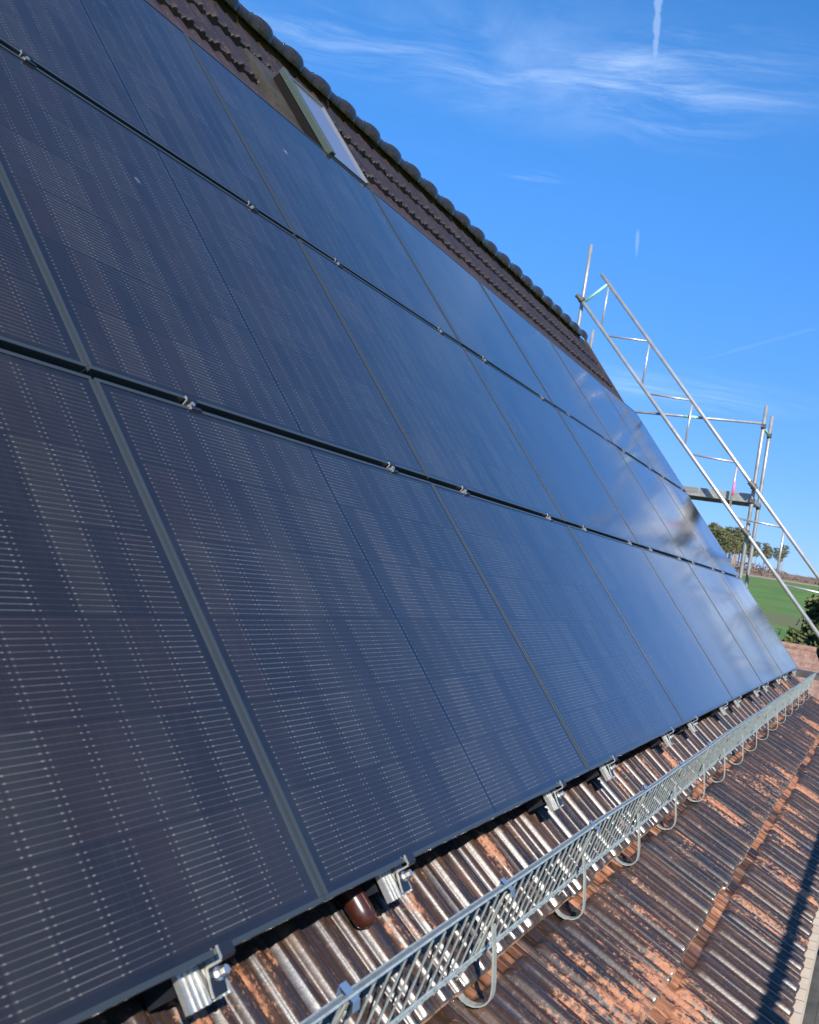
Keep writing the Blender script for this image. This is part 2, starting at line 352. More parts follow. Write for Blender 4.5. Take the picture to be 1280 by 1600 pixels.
def np_mesh(name, V, F, material, parent=None, uv=None, attr=None, smooth=True):
    me = bpy.data.meshes.new(name); V = np.asarray(V, float); F = np.asarray(F, int); k = F.shape[1]
    me.vertices.add(len(V)); me.vertices.foreach_set('co', V.ravel())
    me.loops.add(F.size); me.loops.foreach_set('vertex_index', F.ravel())
    me.polygons.add(len(F)); me.polygons.foreach_set('loop_start', np.arange(0, F.size, k)); me.polygons.foreach_set('loop_total', np.full(len(F), k))
    me.polygons.foreach_set('use_smooth', np.full(len(F), smooth))
    me.update(calc_edges=True)
    if uv is not None:
        l = me.uv_layers.new(name='UVMap'); l.data.foreach_set('uv', np.asarray(uv)[F.ravel()].ravel())
    if attr is not None:
        a = me.attributes.new('relief', 'FLOAT', 'POINT'); a.data.foreach_set('value', attr)
    me.materials.append(material)
    o = bpy.data.objects.new(name, me); COL.objects.link(o)
    if parent: o.parent = parent
    return o
ORD = ['first', 'second', 'third', 'fourth', 'fifth', 'sixth', 'seventh', 'eighth', 'ninth', 'tenth', 'eleventh', 'twelfth', 'thirteenth', 'fourteenth', 'fifteenth', 'sixteenth']

# ------------------------------------------------------------------ the house: tiled roof, walls, ridge, skylight
U0, U1 = -1.98, 10.90
house = tag(empty('house', (4, 3, -5.5)), 'steep house roof of worn brown glazed tiles carrying the panels', 'house')
def hp(o): o.parent = house; o.matrix_parent_inverse = Matrix.Translation(-Vector(house.location)); return o
TW = .22
def roll(x, c, hw, hh):
    d = np.abs(((x - c + TW / 2) % TW) - TW / 2) / hw
    return hh * np.where(d < 1, np.sqrt(np.clip(1 - d ** 2.2, 0, 1)), 0)
def rib(x, c, hw, hh):
    d = np.abs(((x - c + TW / 2) % TW) - TW / 2) / hw
    return hh * np.where(d < 1, .5 + .5 * np.cos(np.pi * d), 0)
def course(o_b, z_b, phi, expo, idx, per=44, u0=U0, u1=U1, seed=0):
    """one row of tiles: butt line at (o_b, z_b), rising at phi degrees"""
    ph = R(phi); e = np.array([-math.cos(ph), math.sin(ph)]); nn = np.array([math.sin(ph), math.cos(ph)])
    cols = int(round((u1 - u0) / TW * per)) + 1
    u = u0 + np.arange(cols) * TW / per
    x = u % TW; ti = np.floor(u / TW + 1e-6).astype(int)
    rg = np.random.default_rng(100 + idx + seed); n_t = ti.max() - ti.min() + 1
    dh = rg.normal(0, .0016, n_t)[ti - ti.min()]; ds = rg.normal(0, .0035, n_t)[ti - ti.min()]
    L = expo + .045
    r1 = roll(x, .050, .021, .024); r2 = roll(x, .150, .018, .019)
    ribs = rib(x, .084, .005, .008) + rib(x, .100, .0045, .006) + rib(x, .117, .005, .008) + rib(x, .178, .004, .004) + rib(x, .189, .006, .008) + rib(x, .009, .006, .0085)
    step = np.where((x > .199), -.004, 0) + np.where((x > .2085) & (x < .2175), -.011, 0) + np.where(x < .006, .004, 0)
    S = [(-.002, -1), (-.0015, 0), (.002, 1), (.008, 2), (.02, 3), (.06, 3), (.12, 3), (.19, 3), (.25, 3)] + [(expo - q, 3) for q in (.062, .055, .049, .044, .041, .038)] + [(L, 3)]
    rows = []; rel = []; ss = []
    for s_, k in S:
        f = {-1: 0, 0: .70, 1: .90, 2: .98, 3: 1}[k]
        q = np.clip((expo - .038 - s_) / .026, 0, 1)                    # rounded head of each roll
        dome = np.sqrt(np.clip(1 - (1 - q) ** 2, 0, 1))
        base = .033 * (1 - s_ / L) + .001
        h = (r1 + r2) * dome * f + ribs * (f if k >= 0 else 0) + step + base + dh * (1 - s_ / L)
        if k == -1: h = np.full(cols, -.004) + 0 * x
        if k == 0: h = h - .003
        sp = s_ + ds
        rows.append(np.c_[u, -(o_b + e[0] * sp + nn[0] * h), z_b + e[1] * sp + nn[1] * h]); rel.append(r1 + r2 + ribs); ss.append(np.c_[u + 20 * TW, np.full(cols, idx + np.clip(s_, 0.0, expo * .99) / expo)])
    nr = len(S)
    # separate verts for the tail face (sharp edge between it and the top)
    V = []; F = []; UV = []; A = []
    def grid(rs, off):
        for r_ in rs: V.append(rows[r_]); UV.append(ss[r_]); A.append(rel[r_])
        g = np.arange(len(rs) * cols).reshape(len(rs), cols) + off
        F.append(np.c_[g[:-1, :-1].ravel(), g[:-1, 1:].ravel(), g[1:, 1:].ravel(), g[1:, :-1].ravel()])
        return off + len(rs) * cols
    off = grid([0, 1], 0); off = grid(list(range(1, nr)), off)
    return np.vstack(V), np.vstack(F), np.vstack(UV), np.hstack(A)
def roof_part(name, courses, material):
    V, F, UV, A = [], [], [], []; off = 0
    for c in courses:
        v, f, uv, a = course(*c[:5], **(c[5] if len(c) > 5 else {}))
        V.append(v); F.append(f + off); UV.append(uv); A.append(a); off += len(v)
    return hp(np_mesh(name, np.vstack(V), np.vstack(F), material, None, np.vstack(UV), np.hstack(A)))
c28, s28 = math.cos(R(28)), math.sin(R(28)); c42, s42 = math.cos(R(42)), math.sin(R(42))
H0 = .030                                       # rolls stand proud of the reference planes; sink the base a little
low = []
for i, (s_, idx) in enumerate(((.675, 10), (.335, 11), (0.0, 12))):
    low.append((.110 + c28 * s_ - s28 * H0, -.265 - s28 * s_ - c28 * H0, 28 if i < 2 else 42, .340 if i < 2 else .335, idx))
# the third course lies on the steeper part
k_o, k_z = low[2][0], low[2][1]
low[2] = (k_o, k_z, 42, .33, 12)
bo, bz = k_o - c42 * .33, k_z + s42 * .33
low.append((bo, bz, 46, .33, 13, dict(per=10)))
roof_part('lower_roof_tiles', low, M_tile)
EX = .359
up = []
for k in range(0, 13):
    v = .05 + EX * k + .30
    if v > 4.6: break
    vis = v > 3.0
    up.append((-v * CT - .130 * ST * 1.0, v * ST - .130 * CT, 50, EX, 20 + 10 - (12 - k), dict(per=28 if vis else 8)))
up = [(-(.41 + EX * k) * CT + (-.130) * ST, (.41 + EX * k) * ST + (-.130) * CT, 50, EX, max(0, k - 8), dict(per=30 if k >= 8 else 8, seed=k)) for k in range(13)]
vs_ = [.41 + EX * k for k in range(13)]
roof_part('upper_roof_tiles', [c for c, v in zip(up, vs_) if v < 4.55], M_tileu)
# dark sheathing under the tiles, the back slope and the walls
m = MB()
pts = [(.62, -.62), (.02, -.325), (-.24, -.14), (-3.17, 3.36)]
for (o1, z1), (o2, z2) in zip(pts[:-1], pts[1:]):
    m.box([OW(U0, o1, z1 - .05), OW(U1 - .02, o1, z1 - .05), OW(U1 - .02, o2, z2 - .05), OW(U0, o2, z2 - .05),
           OW(U0, o1, z1), OW(U1 - .02, o1, z1), OW(U1 - .02, o2, z2), OW(U0, o2, z2)])
hp(m.build('roof_sheathing', M_dark))
VR = 4.73; ro, rz = -VR * CT - .080 * ST, VR * ST - .080 * CT             # ridge line
m = MB(); m.box([OW(U0, ro, rz - .08), OW(U1, ro, rz - .08), OW(U1, 2 * ro - .62, -.62), OW(U0, 2 * ro - .62, -.62),
                 OW(U0, ro, rz - .01), OW(U1, ro, rz - .01), OW(U1, 2 * ro - .62, -.55), OW(U0, 2 * ro - .62, -.55)])
hp(m.build('back_roof_slope', M_tileu))
m = MB(); k = len(m.v)
for uu in (U1 - .30, U1 - .12):
    m.v += [OW(uu, .55, -5.5), OW(uu, .55, -.72), OW(uu, .0, -.40), OW(uu, -.3, -.12), OW(uu, ro, rz - .2), OW(uu, 2 * ro - .55, -.72), OW(uu, 2 * ro - .55, -5.5)]
n7 = 7; m.f += [tuple(range(n7)), tuple(range(n7, 2 * n7))[::-1]] + [(i, (i + 1) % n7, n7 + (i + 1) % n7, n7 + i) for i in range(n7)]
hp(m.build('gable_wall', M_plaster))
m = MB(); m.bx(OW, (U0, .47, -5.5), (U1 - .31, .55, -.66)); hp(m.build('eave_wall', M_plaster))
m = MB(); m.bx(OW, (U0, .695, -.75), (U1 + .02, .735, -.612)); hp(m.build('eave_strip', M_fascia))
# verge boards
m = MB()
for (o1, z1), (o2, z2) in (((.70, -.60), (.11, -.29)), ((.11, -.29), (-.12, -.09)), ((-.12, -.09), (ro, rz + .0))):
    m.box([OW(U1 - .015, o1, z1 - .10), OW(U1 + .02, o1, z1 - .10), OW(U1 + .02, o2, z2 - .10), OW(U1 - .015, o2, z2 - .10),
           OW(U1 - .015, o1, z1 + .02), OW(U1 + .02, o1, z1 + .02), OW(U1 + .02, o2, z2 + .02), OW(U1 - .015, o2, z2 + .02)])
hp(m.build('verge_board', M_lead))
# mahogany glazed tile end sticking out under the first panel
m = MB(); e42 = Vector((0, -c42, -s42)); n42 = Vector((0, -s42, c42))
def B42(u, s_, n): return Vector((u, .092, -.077)) + e42 * s_ + n42 * n
m.tube([B42(.247, -.12, .020), B42(.247, .05, .016), B42(.247, .066, .014), B42(.247, .076, .012), B42(.247, .080, .011)], [.025, .025, .023, .016, .004], 20)
hp(m.build('mahogany_tile_end', M_mahog, smooth=True))
# ridge: a barrel per tile, each with a bulged collar at its far end
def ridge_cap():
    r_ = []; n = 22; prof = [(0, .054), (.10, .056), (.17, .058), (.185, .066), (.205, .074), (.24, .080), (.29, .082), (.33, .078), (.352, .068), (.362, .054), (.363, .040)]
    V = []; F = []
    for (x, rr) in prof:
        for j in range(n):
            t = math.pi * (-.18 + 1.36 * j / (n - 1)); V.append((x, rr * math.cos(t), rr * math.sin(t)))
    for i in range(len(prof) - 1):
        for j in range(n - 1): F.append((i * n + j, i * n + j + 1, (i + 1) * n + j + 1, (i + 1) * n + j))
    mm = MB(); mm.v = V; mm.f = F
    mm.tube([(.192, 0, .060), (.192, 0, .076)], [.014, .010], 10)
    return mm
cap0 = ridge_cap().build('ridge_cap', M_ridge, smooth=True)
RP = .3675; k0 = 4.329 + .03
caps = []
i = 0; uu = 10.80 - RP
while uu > U0:
    o = cap0 if i == 0 else cap0.copy()
    if i: COL.objects.link(o)
    o.location = (uu + random.gauss(0, .003), -ro, rz + random.gauss(0, .003)); o.rotation_euler = (random.gauss(0, .012), 0, random.gauss(0, .01)); hp(o)
    uu -= RP; i += 1
# mortar / ridge roll strip beneath the caps
m = MB(); m.box([OW(U0, ro + .06, rz - .15), OW(U1 - .1, ro + .06, rz - .15), OW(U1 - .1, ro - .06, rz - .15), OW(U0, ro - .06, rz - .15), OW(U0, ro + .02, rz - .065), OW(U1 - .1, ro + .02, rz - .065), OW(U1 - .1, ro - .02, rz - .065), OW(U0, ro - .02, rz - .065)])
hp(m.build('ridge_underlay', M_lead))
# skylight
sky_e = empty('skylight'); hp(sky_e); sky_e['label'] = 'roof window with green grey cladding and pale lavender glass'
m = MB(); m.bx(PW, (3.05, 3.485, -.12), (3.088, 4.12, -.0165)); m.build('recess_shade', M_dark, sky_e)  # added near-black box, stands in for the shade in the gap beside the frame
m = MB(); m.bx(PW, (3.045, 3.485, -.016), (3.09, 4.13, .020)); m.bx(PW, (3.09, 4.105, -.12), (3.50, 4.13, .010)); m.build('skylight_frame', M_skyf, sky_e, bevel=.002)
m = MB(); m.bx(PW, (3.478, 3.485, -.12), (3.50, 4.104, .014)); m.bx(PW, (3.091, 4.094, -.1), (3.477, 4.104, .016)); m.build('edge_trim', M_rim, sky_e)
m = MB(); m.bx(PW, (3.091, 3.485, -.05), (3.477, 4.093, .006)); m.build('glass_pane', M_glass, sky_e)
m = MB(); m.bx(PW, (2.86, 3.3, -.20), (3.048, 4.15, -.066)); m.bx(PW, (2.90, 4.152, -.20), (3.60, 4.27, -.078)); m.bx(PW, (3.502, 3.3, -.2), (3.60, 4.141, -.075)); m.build('flashing', M_lead, sky_e)

# ------------------------------------------------------------------ solar panels
PWD, PHT, GU = 1.758, 1.143, .011
PU = PWD + GU; VROW = [0.0, 1.166, 2.3320]
G1, G2 = VROW[1] - PHT, VROW[2] - VROW[1] - PHT
RX = Matrix.Rotation(TH, 4, 'X')
def LOC(u, v, n): return (u, v, n)
p0 = empty('solar_panel'); 
fr = MB(); RW, FD = .0095, .035
fr.bx(LOC, (0, 0, -FD), (PWD, RW, 0)); fr.bx(LOC, (0, PHT - RW, -FD), (PWD, PHT, 0))
fr.bx(LOC, (0, RW, -FD), (RW, PHT - RW, 0)); fr.bx(LOC, (PWD - RW, RW, -FD), (PWD, PHT - RW, 0))
fo = fr.build('frame', M_frame, p0, bevel=.0008)
V = [(RW, RW, -.0025), (PWD - RW, RW, -.0025), (PWD - RW, PHT - RW, -.0025), (RW, PHT - RW, -.0025), (RW, RW, -.007), (PWD - RW, RW, -.007), (PWD - RW, PHT - RW, -.007), (RW, PHT - RW, -.007)]
F = [(0, 1, 2, 3), (7, 6, 5, 4), (0, 4, 5, 1), (1, 5, 6, 2), (2, 6, 7, 3), (3, 7, 4, 0)]
np_mesh('glass', V, F, M_cell, p0, uv=[(a, b) for a, b, c in V], smooth=False)
sm = MB(); sm.bx(LOC, (PWD + .0024, .004, -.030), (PWD + GU - .0024, PHT - .004, -.0075)); sm.build('joint_strip', M_seal, p0, bevel=.001)
wall_names = ['bottom', 'middle', 'top']
first = True
for r_ in range(3):
    cols_ = range(-1, 6) if r_ < 2 else range(0, 6)
    for j, c in enumerate(cols_):
        o = p0 if first else copy_tree(p0); first = False
        M_ = RX.copy(); 
        dv = 0
        M_.translation = Vector(PW(c * PU, VROW[r_] + dv, random.gauss(0, .0006)))
        o.matrix_world = M_ @ Matrix.Rotation(random.gauss(0, .0010), 4, 'X') @ Matrix.Rotation(random.gauss(0, .0008), 4, 'Y')
        if c == 5: lab = 'black solar panel at the far right end of the %s row' % wall_names[r_]
        elif j == 0: lab = 'black solar panel nearest the viewer at the left end of the %s row' % wall_names[r_]
        else: lab = 'black solar panel, %s from the left in the %s row' % (ORD[j], wall_names[r_])
        if r_ == 2 and c == 1: lab = 'black solar panel in the top row directly below the skylight'
        tag(o, lab, 'solar panel', 'solar panels in three rows on the roof')

# ------------------------------------------------------------------ mounting rails with their clamps
def rail_thing():
    root = empty('mounting_rail')
    m = MB(); v0, v1 = -.056, .030
    m.bx(LOC, (-.050, v0, -.049), (.004, v1, -.041)); m.bx(LOC, (.020, v0, -.049), (.052, v1, -.041)); m.bx(LOC, (.004, v0, -.062), (.020, v1, -.056))
    m.bx(LOC, (.004, v0, -.056), (.0065, v1, -.049)); m.bx(LOC, (.0175, v0, -.056), (.020, v1, -.049))
    for q in (-.050, -.036, -.022, -.008, .020, .034, .047): m.bx(LOC, (q, v0 - .0008, -.0409), (q + .005, v1, -.0385))
    m.build('rail_end', M_alu, root)
    m = MB(); m.bx(LOC, (-.050, .0305, -.062), (.052, VROW[2] + PHT - .04, -.0415)); m.build('rail_profile', M_black, root)  # aluminium rail run coloured black to give the row gaps their deep shade
    m = MB(); m.bx(LOC, (-.038, v0 + .03, -.118), (-.012, v1, -.0625)); m.bx(LOC, (.024, v0 + .03, -.118), (.044, v1, -.0625)); m.build('rail_foot', M_black, root)
    def zclamp(name, prof, w, parent):
        k = MB(); k.strap([(.006 + w / 2, a_, b_) for a_, b_ in prof], (1, 0, 0), w, .003); o_ = k.build(name, M_black, parent)
        k = MB(); k.strap([(.0048, a_, b_) for a_, b_ in prof], (1, 0, 0), .0024, .0036); k.build('cut_end', M_alu, o_)
        return o_
    c_ = zclamp('end_clamp', [(.012, .0022), (-.006, .0022), (-.0095, -.001), (-.010, -.026), (-.013, -.030), (-.040, -.036), (-.052, -.037)], .034, root)
    b_ = MB(); b_.tube([(.026, -.024, -.034), (.026, -.024, -.012)], .0075, 6); b_.tube([(.026, -.024, -.032), (.026, -.024, -.0285)], .011, 14); b_.build('bolt', M_bolt, c_)
    for vv, g in ((PHT, G1), (VROW[1] + PHT, G2)):
        x = .006
        kk = zclamp('mid_clamp', [(vv - .008, .0022), (vv + .001, .0022), (vv + .0035, -.001), (vv + .006, -.016), (vv + g - .008, -.016), (vv + g - .004, -.001), (vv + g - .001, .0022), (vv + g + .007, .0022)], .040, root)
        b_ = MB(); b_.tube([(x + .018, vv + g * .5, -.03), (x + .018, vv + g * .5, .003)], .007, 6); b_.tube([(x + .018, vv + g * .5, -.018), (x + .018, vv + g * .5, -.013)], .0105, 12); b_.build('bolt', M_bolt, kk)
    return root
r0 = rail_thing(); ri = 0
us = []
for c in range(-1, 6):
    for q in (.325, 1.432): us.append(c * PU + q)
for i, uu in enumerate(us):
    if uu < -.7: continue
    o = r0 if ri == 0 else copy_tree(r0)
    M_ = RX.copy(); M_.translation = Vector(PW(uu + random.gauss(0, .006), 0, 0)); o.matrix_world = M_
    lab = ('silver ribbed mounting rail end with clamp, %s from the left below the panels' % ORD[ri])
    tag(o, lab, 'mounting rail', 'aluminium rails running up under the panels'); ri += 1

# ------------------------------------------------------------------ snow guard along the lower roof
sg = tag(empty('snow_guard', OW(0, .13, -.26)), 'long galvanised snow guard grating with diagonal bars above the lower tiles', 'snow guard')
def sp_(o): o.parent = sg; o.matrix_parent_inverse = Matrix.Translation(-Vector(sg.location)); return o
GB, GT = (.128, -.204), (.176, -.030)         # (outward, up) of base and top
ue = 10.98
m = MB(); 
def GW(u, k, off=0.0):
    o = GB[0] + (GT[0] - GB[0]) * k; z = GB[1] + (GT[1] - GB[1]) * k
    return Vector(OW(u, o + off * .963, z - off * .269))
def wob(u): return .0025 * math.sin(u * 2.1) + .002 * math.sin(u * 5.3 + 1)
us_ = np.arange(-1.2, ue + .01, .17)
pth = [GW(u, 1.0) + Vector((0, 0, wob(u))) for u in us_]
m.strap(pth, (0, -.86, .51), .027, .004)
m.strap([p + Vector((0, .0115, -.010)) for p in pth], (0, 0, 1), .014, .003)
sp_(m.build('top_rail', M_galv))
m = MB(); m.tube([GW(u, .0) + Vector((0, 0, wob(u))) for u in us_], .0035, 8); m.tube([GW(u, .13, .006) + Vector((0, 0, wob(u))) for u in us_], .003, 8)
sp_(m.build('bottom_rod', M_galv))
m = MB(); uu = -1.15
while uu < ue - .05:
    m.tube([GW(uu, .0, .003), GW(uu + .001, .95, .001)], .0024, 6); uu += .056
sp_(m.build('grating_bars', M_bar))
# brackets: a strap that loops out of the tile joint and back up to the grating
bu = .47 - .682 * 2; first_b = None; bi = 0
while bu < ue:
    if first_b is None:
        b = MB(); off = 0
        path = [(.02, -.235), (.096, -.258)]
        for t in range(0, 9):
            a = R(200 + t * 20)
            path.append((.141 + .041 * math.cos(a), -.255 + .036 * math.sin(a)))
        path += [(.181, -.235), (.171, -.165), (.160, -.118)]
        b.strap([OW(0, *p) for p in path], (1, 0, 0), .021, .0035)
        first_b = b.build('bracket', M_galvy)
        c = MB(); c.strap([OW(0, .096, -.262), OW(0, .128, -.20), OW(0, .165, -.075), OW(0, .176, -.045)], (1, 0, 0), .013, .003)
        c.build('bracket_stay', M_galvy, first_b)
        c = MB(); c.strap([OW(0, .1615, -.036), OW(0, .163, -.0205), OW(0, .1905, -.0375), OW(0, .192, -.052)], (1, 0, 0), .020, .0016)
        c.build('rail_clip', M_blue, first_b)
        ob = first_b
    else: ob = copy_tree(first_b)
    ob.location = (bu + random.gauss(0, .012), 0, random.gauss(0, .0015)); ob.rotation_euler = (0, 0, random.gauss(0, .03)); sp_(ob); bu += .682; bi += 1

# ------------------------------------------------------------------ scaffolding at the gable
sca = tag(empty('scaffolding', OW(11.6, -.88, -5.5)), 'galvanised tube scaffolding with narrow deck behind the gable end', 'scaffolding')
def scp(o): o.parent = sca; o.matrix_parent_inverse = Matrix.Translation(-Vector(sca.location)); return o
tr = .0242
for (u, o_, zt) in ((11.6, -.88, 3.06), (12.3, -.88, 3.06), (11.6, -3.44, 5.04), (12.3, -3.44, 4.05), (11.6, 1.69, .1), (12.3, 1.69, 1.9)):
    m = MB(); m.tube([OW(u, o_, -5.5), OW(u, o_, zt - .75), OW(u, o_, zt)], tr, 16, True); p = scp(m.build('post', M_tube, smooth=True))
    if zt > 1.9:
        for zz in ((1.86, 2.80) if o_ > -2 else (3.62, 4.28)):
            if zz > zt: continue
            c = MB(); c.tube([OW(u, o_, zz - .03), OW(u, o_, zz + .03)], .031, 14); c.bx(OW, (u - .05, o_ - .022, zz - .02), (u - .028, o_ + .022, zz + .02)); cc = c.build('coupler', M_coupler); cc.parent = p
m = MB()
m.tube([OW(11.57, -.90, 2.83), OW(11.57, -3.44, 2.83)], .0168, 12); scp(m.build('guard_rail', M_tube, smooth=True))
m = MB(); m.tube([OW(11.57, -1.86, 2.83), OW(11.57, -1.70, 2.83)], .0178, 12); scp(m.build('rail_marking', M_green, smooth=True))
m = MB(); m.tube([OW(11.57, -.90, 2.40 - .5), OW(11.57, 1.69, 1.0)], .0168, 12) if False else None
for o1, z in ((-.88, 1.88), (-3.44, 3.70), (-3.44, 1.88)):
    m = MB(); m.bx(OW, (11.60, o1 - .02, z - .03), (12.30, o1 + .02, z + .025)); scp(m.build('transom', M_green if z > 3 else M_tube))
m = MB(); m.tube([OW(11.58, -.88, 2.79), OW(12.32, -.88, 2.79)], .017, 10); scp(m.build('end_rail', M_green, smooth=True))
# deck: steel side channels and boards
m = MB()
for uu in (11.645, 12.22): m.bx(OW, (uu, -3.43, 1.845), (uu + .045, -.90, 1.955))
scp(m.build('deck_channel', M_tube, bevel=.003))
m = MB(); m.bx(OW, (11.692, -3.42, 1.90), (12.218, -.91, 1.935)); scp(m.build('deck_boards', M_wood))
m = MB(); m.bx(OW, (11.6405, -2.75, 1.885), (11.6435, -1.55, 1.952)); scp(m.build('deck_label_plate', M_rim))
# second bay towards the eave corner and the eave-side walkway the photographer stands on
m = MB(); m.bx(OW, (11.65, -.84, -.16), (12.26, 1.66, -.10)); scp(m.build('lower_deck', M_wood))
m = MB()
for i in range(6):
    m.bx(OW, (-2.6, .60 + i * .165, -1.12), (12.3, .60 + i * .165 + .1635, -1.07))
ev = tag(m.build('walkway_boards', M_wood), 'grey wooden walkway boards of the eave scaffold below the tile edge', 'walkway')
gr = tag(empty('eave_guard', OW(-2, 1.62, -1.07)), 'tubular guard rail with posts along the eave scaffold', 'guard rail')
m = MB(); m.tube([OW(-2.6, 1.61, .605), OW(11.5, 1.61, .605)], .024, 14); o = m.build('top_rail', M_tube, smooth=True); o.parent = gr; o.matrix_parent_inverse = Matrix.Translation(-Vector(gr.location))
for i in range(6):
    m = MB(); m.tube([OW(-2.4 + i * 2.57, 1.66, -5.5), OW(-2.4 + i * 2.57, 1.66, .62)], tr, 12); o = m.build('post', M_tube, smooth=True); o.parent = gr; o.matrix_parent_inverse = Matrix.Translation(-Vector(gr.location))

# lattice girder leaning parallel to the verge
lg = tag(empty('lattice_girder', OW(11.53, -3.4, 4.4)), 'long aluminium lattice girder clamped slantwise to the scaffold posts', 'lattice girder')
def lp(o): o.parent = lg; o.matrix_parent_inverse = Matrix.Translation(-Vector(lg.location)); return o
gu = 11.53
def on(a, b, t): return (a[0] + (b[0] - a[0]) * t, a[1] + (b[1] - a[1]) * t)
UA, UB = (-3.21, 4.62), (1.05, -.10); LA, LB = (-3.49, 4.32), (.85, -.44)
for a, b in ((UA, UB), (LA, LB)):
    m = MB(); m.tube([OW(gu, *a), OW(gu, *on(a, b, .5)), OW(gu, *b)], .0245, 18); lp(m.build('chord', M_alutube, smooth=True))
def zu(o): return UA[1] + (o - UA[0]) * (UB[1] - UA[1]) / (UB[0] - UA[0])
def zl(o): return LA[1] + (o - LA[0]) * (LB[1] - LA[1]) / (LB[0] - LA[0])
m = MB(); m.tube([OW(gu, -3.10, zu(-3.10)), OW(gu, -3.40, zl(-3.40))], .017, 10); lp(m.build('end_strut', M_green, smooth=True))
def o_on_u(z): return UA[0] + (z - UA[1]) * (UB[0] - UA[0]) / (UB[1] - UA[1])
def o_on_l(z): return LA[0] + (z - LA[1]) * (LB[0] - LA[0]) / (LB[1] - LA[1])
ov = -3.09
for i in range(6):
    m = MB(); a, b = OW(gu, ov, zu(ov)), OW(gu, ov - .01, zl(ov)); m.tube([a, b], .0135, 10); st = lp(m.build('strut', M_alutube, smooth=True))
    if i == 3:
        m = MB(); za, zb = zu(ov), zl(ov); m.tube([OW(gu, ov, za + (zb - za) * .38), OW(gu, ov, za + (zb - za) * .68)], .0155, 10); t_ = m.build('pink_tape', M_pink, smooth=True); t_.parent = st
    zz = zl(ov) - .085
    m = MB(); m.tube([OW(gu, o_on_l(zz), zz), OW(gu, o_on_u(zz - .04), zz - .04)], .0135, 10); lp(m.build('strut', M_alutube, smooth=True))
    ov += .66
for (o_, f) in ((-.885, zu), (-3.45, zl), (-.885, zl)):
    z = f(o_); c = MB(); c.tube([OW(11.50, o_ - .045, z + .04), OW(11.50, o_ + .045, z - .04)], .034, 14); c.tube([OW(11.6, o_, z - .035), OW(11.6, o_, z + .035)], .033, 14); c.bx(OW, (11.54, o_ - .03, z - .03), (11.58, o_ + .03, z + .03)); lp(c.build('coupler', M_coupler))

# ------------------------------------------------------------------ terrain, neighbour roof, trees
def ground_build(n, b):
    v = n.n('ShaderNodeTexCoord').outputs['Object']; x, y, z = n.xyz(v)
    nb = n.noise(v, .035, 4); nf = n.noise(v, .8, 6, .65); nm = n.noise(v, .12, 4, .6)
    rows = n.noise(n.comb(n.m('MULTIPLY', x, .15), n.m('MULTIPLY', y, 2.2), 0), 1, 2)
    grass = n.mix(n.ramp(nm, .3, .7), (.062, .140, .014), (.100, .190, .022))
    grass = n.mix(n.m('MULTIPLY', n.ramp(nf, .5, .8), .4), grass, (.12, .15, .05))
    grass = n.mix(n.m('MULTIPLY', rows, .18), grass, (.035, .085, .015))
    wt = n.m('FRACT', n.m('MULTIPLY', n.m('ADD', y, n.m('MULTIPLY', x, .06)), 1 / 15.0)); grass = n.mix(n.m('MULTIPLY', n.m('LESS_THAN', wt, .05), .45), grass, (.12, .12, .05))
    grass = n.mix(n.m('MULTIPLY', n.ramp(nb, .42, .62), .35), grass, (.115, .165, .035))
    soil = n.mix(n.ramp(nf, .3, .7), (.13, .095, .05), (.10, .12, .045))
    heath = n.mix(n.ramp(n.noise(v, .25, 6, .7), .35, .65), (.13, .075, .045), (.24, .17, .12))
    xj = n.m('ADD', x, n.m('MULTIPLY', n.m('SUBTRACT', nb, .5), 26.0))
    s1 = n.m('MULTIPLY', n.ramp(xj, 138, 146), n.m('MULTIPLY', n.ramp(xj, 168, 158), .75))
    c = n.mix(s1, grass, soil)
    tr_ = n.m('MULTIPLY', n.m('GREATER_THAN', x, 377), n.m('LESS_THAN', x, 386))
    c = n.mix(n.ramp(x, 379, 381), c, heath); c = n.mix(n.m('MULTIPLY', tr_, .8), c, (.30, .26, .17))
    n.put(b.inputs['Base Color'], c); b.inputs['Roughness'].default_value = .95
    bp = n.n('ShaderNodeBump', Strength=.6, Distance=.3, Height=nf); n.put(b.inputs['Normal'], bp.outputs[0])
M_ground = mat('ground', build=ground_build, Specular__IOR__Level=.1) if False else mat('ground', build=ground_build)
xs = np.concatenate([np.arange(-60, 60, 6), np.arange(60, 560, 8), np.arange(560, 2600, 120), [4000]])
ys = np.concatenate([[-2500, -1200, -700, -400], np.arange(-300, 420, 10), [500, 800, 1500, 3000]])
prof = np.array([[-60, -5.5], [50, -5.5], [100, -3.3], [140, -2.2], [170, -.6], [380, 9.6], [430, 13.2], [520, 15.0], [700, 11], [4000, -20]])
XX, YY = np.meshgrid(xs, ys, indexing='ij')
ZZ = np.interp(XX, prof[:, 0], prof[:, 1]) + np.where(XX > 60, .35 * np.sin(XX * .045 + YY * .03) + .25 * np.sin(YY * .06), 0) * np.clip((XX - 60) / 60, 0, 1)
def gz(x, y): return float(np.interp(x, prof[:, 0], prof[:, 1]))
g = np.arange(XX.size).reshape(XX.shape)
ground = np_mesh('ground', np.c_[XX.ravel(), YY.ravel(), ZZ.ravel()], np.c_[g[:-1, :-1].ravel(), g[1:, :-1].ravel(), g[1:, 1:].ravel(), g[:-1, 1:].ravel()], M_ground)
tag(ground, kind='structure')

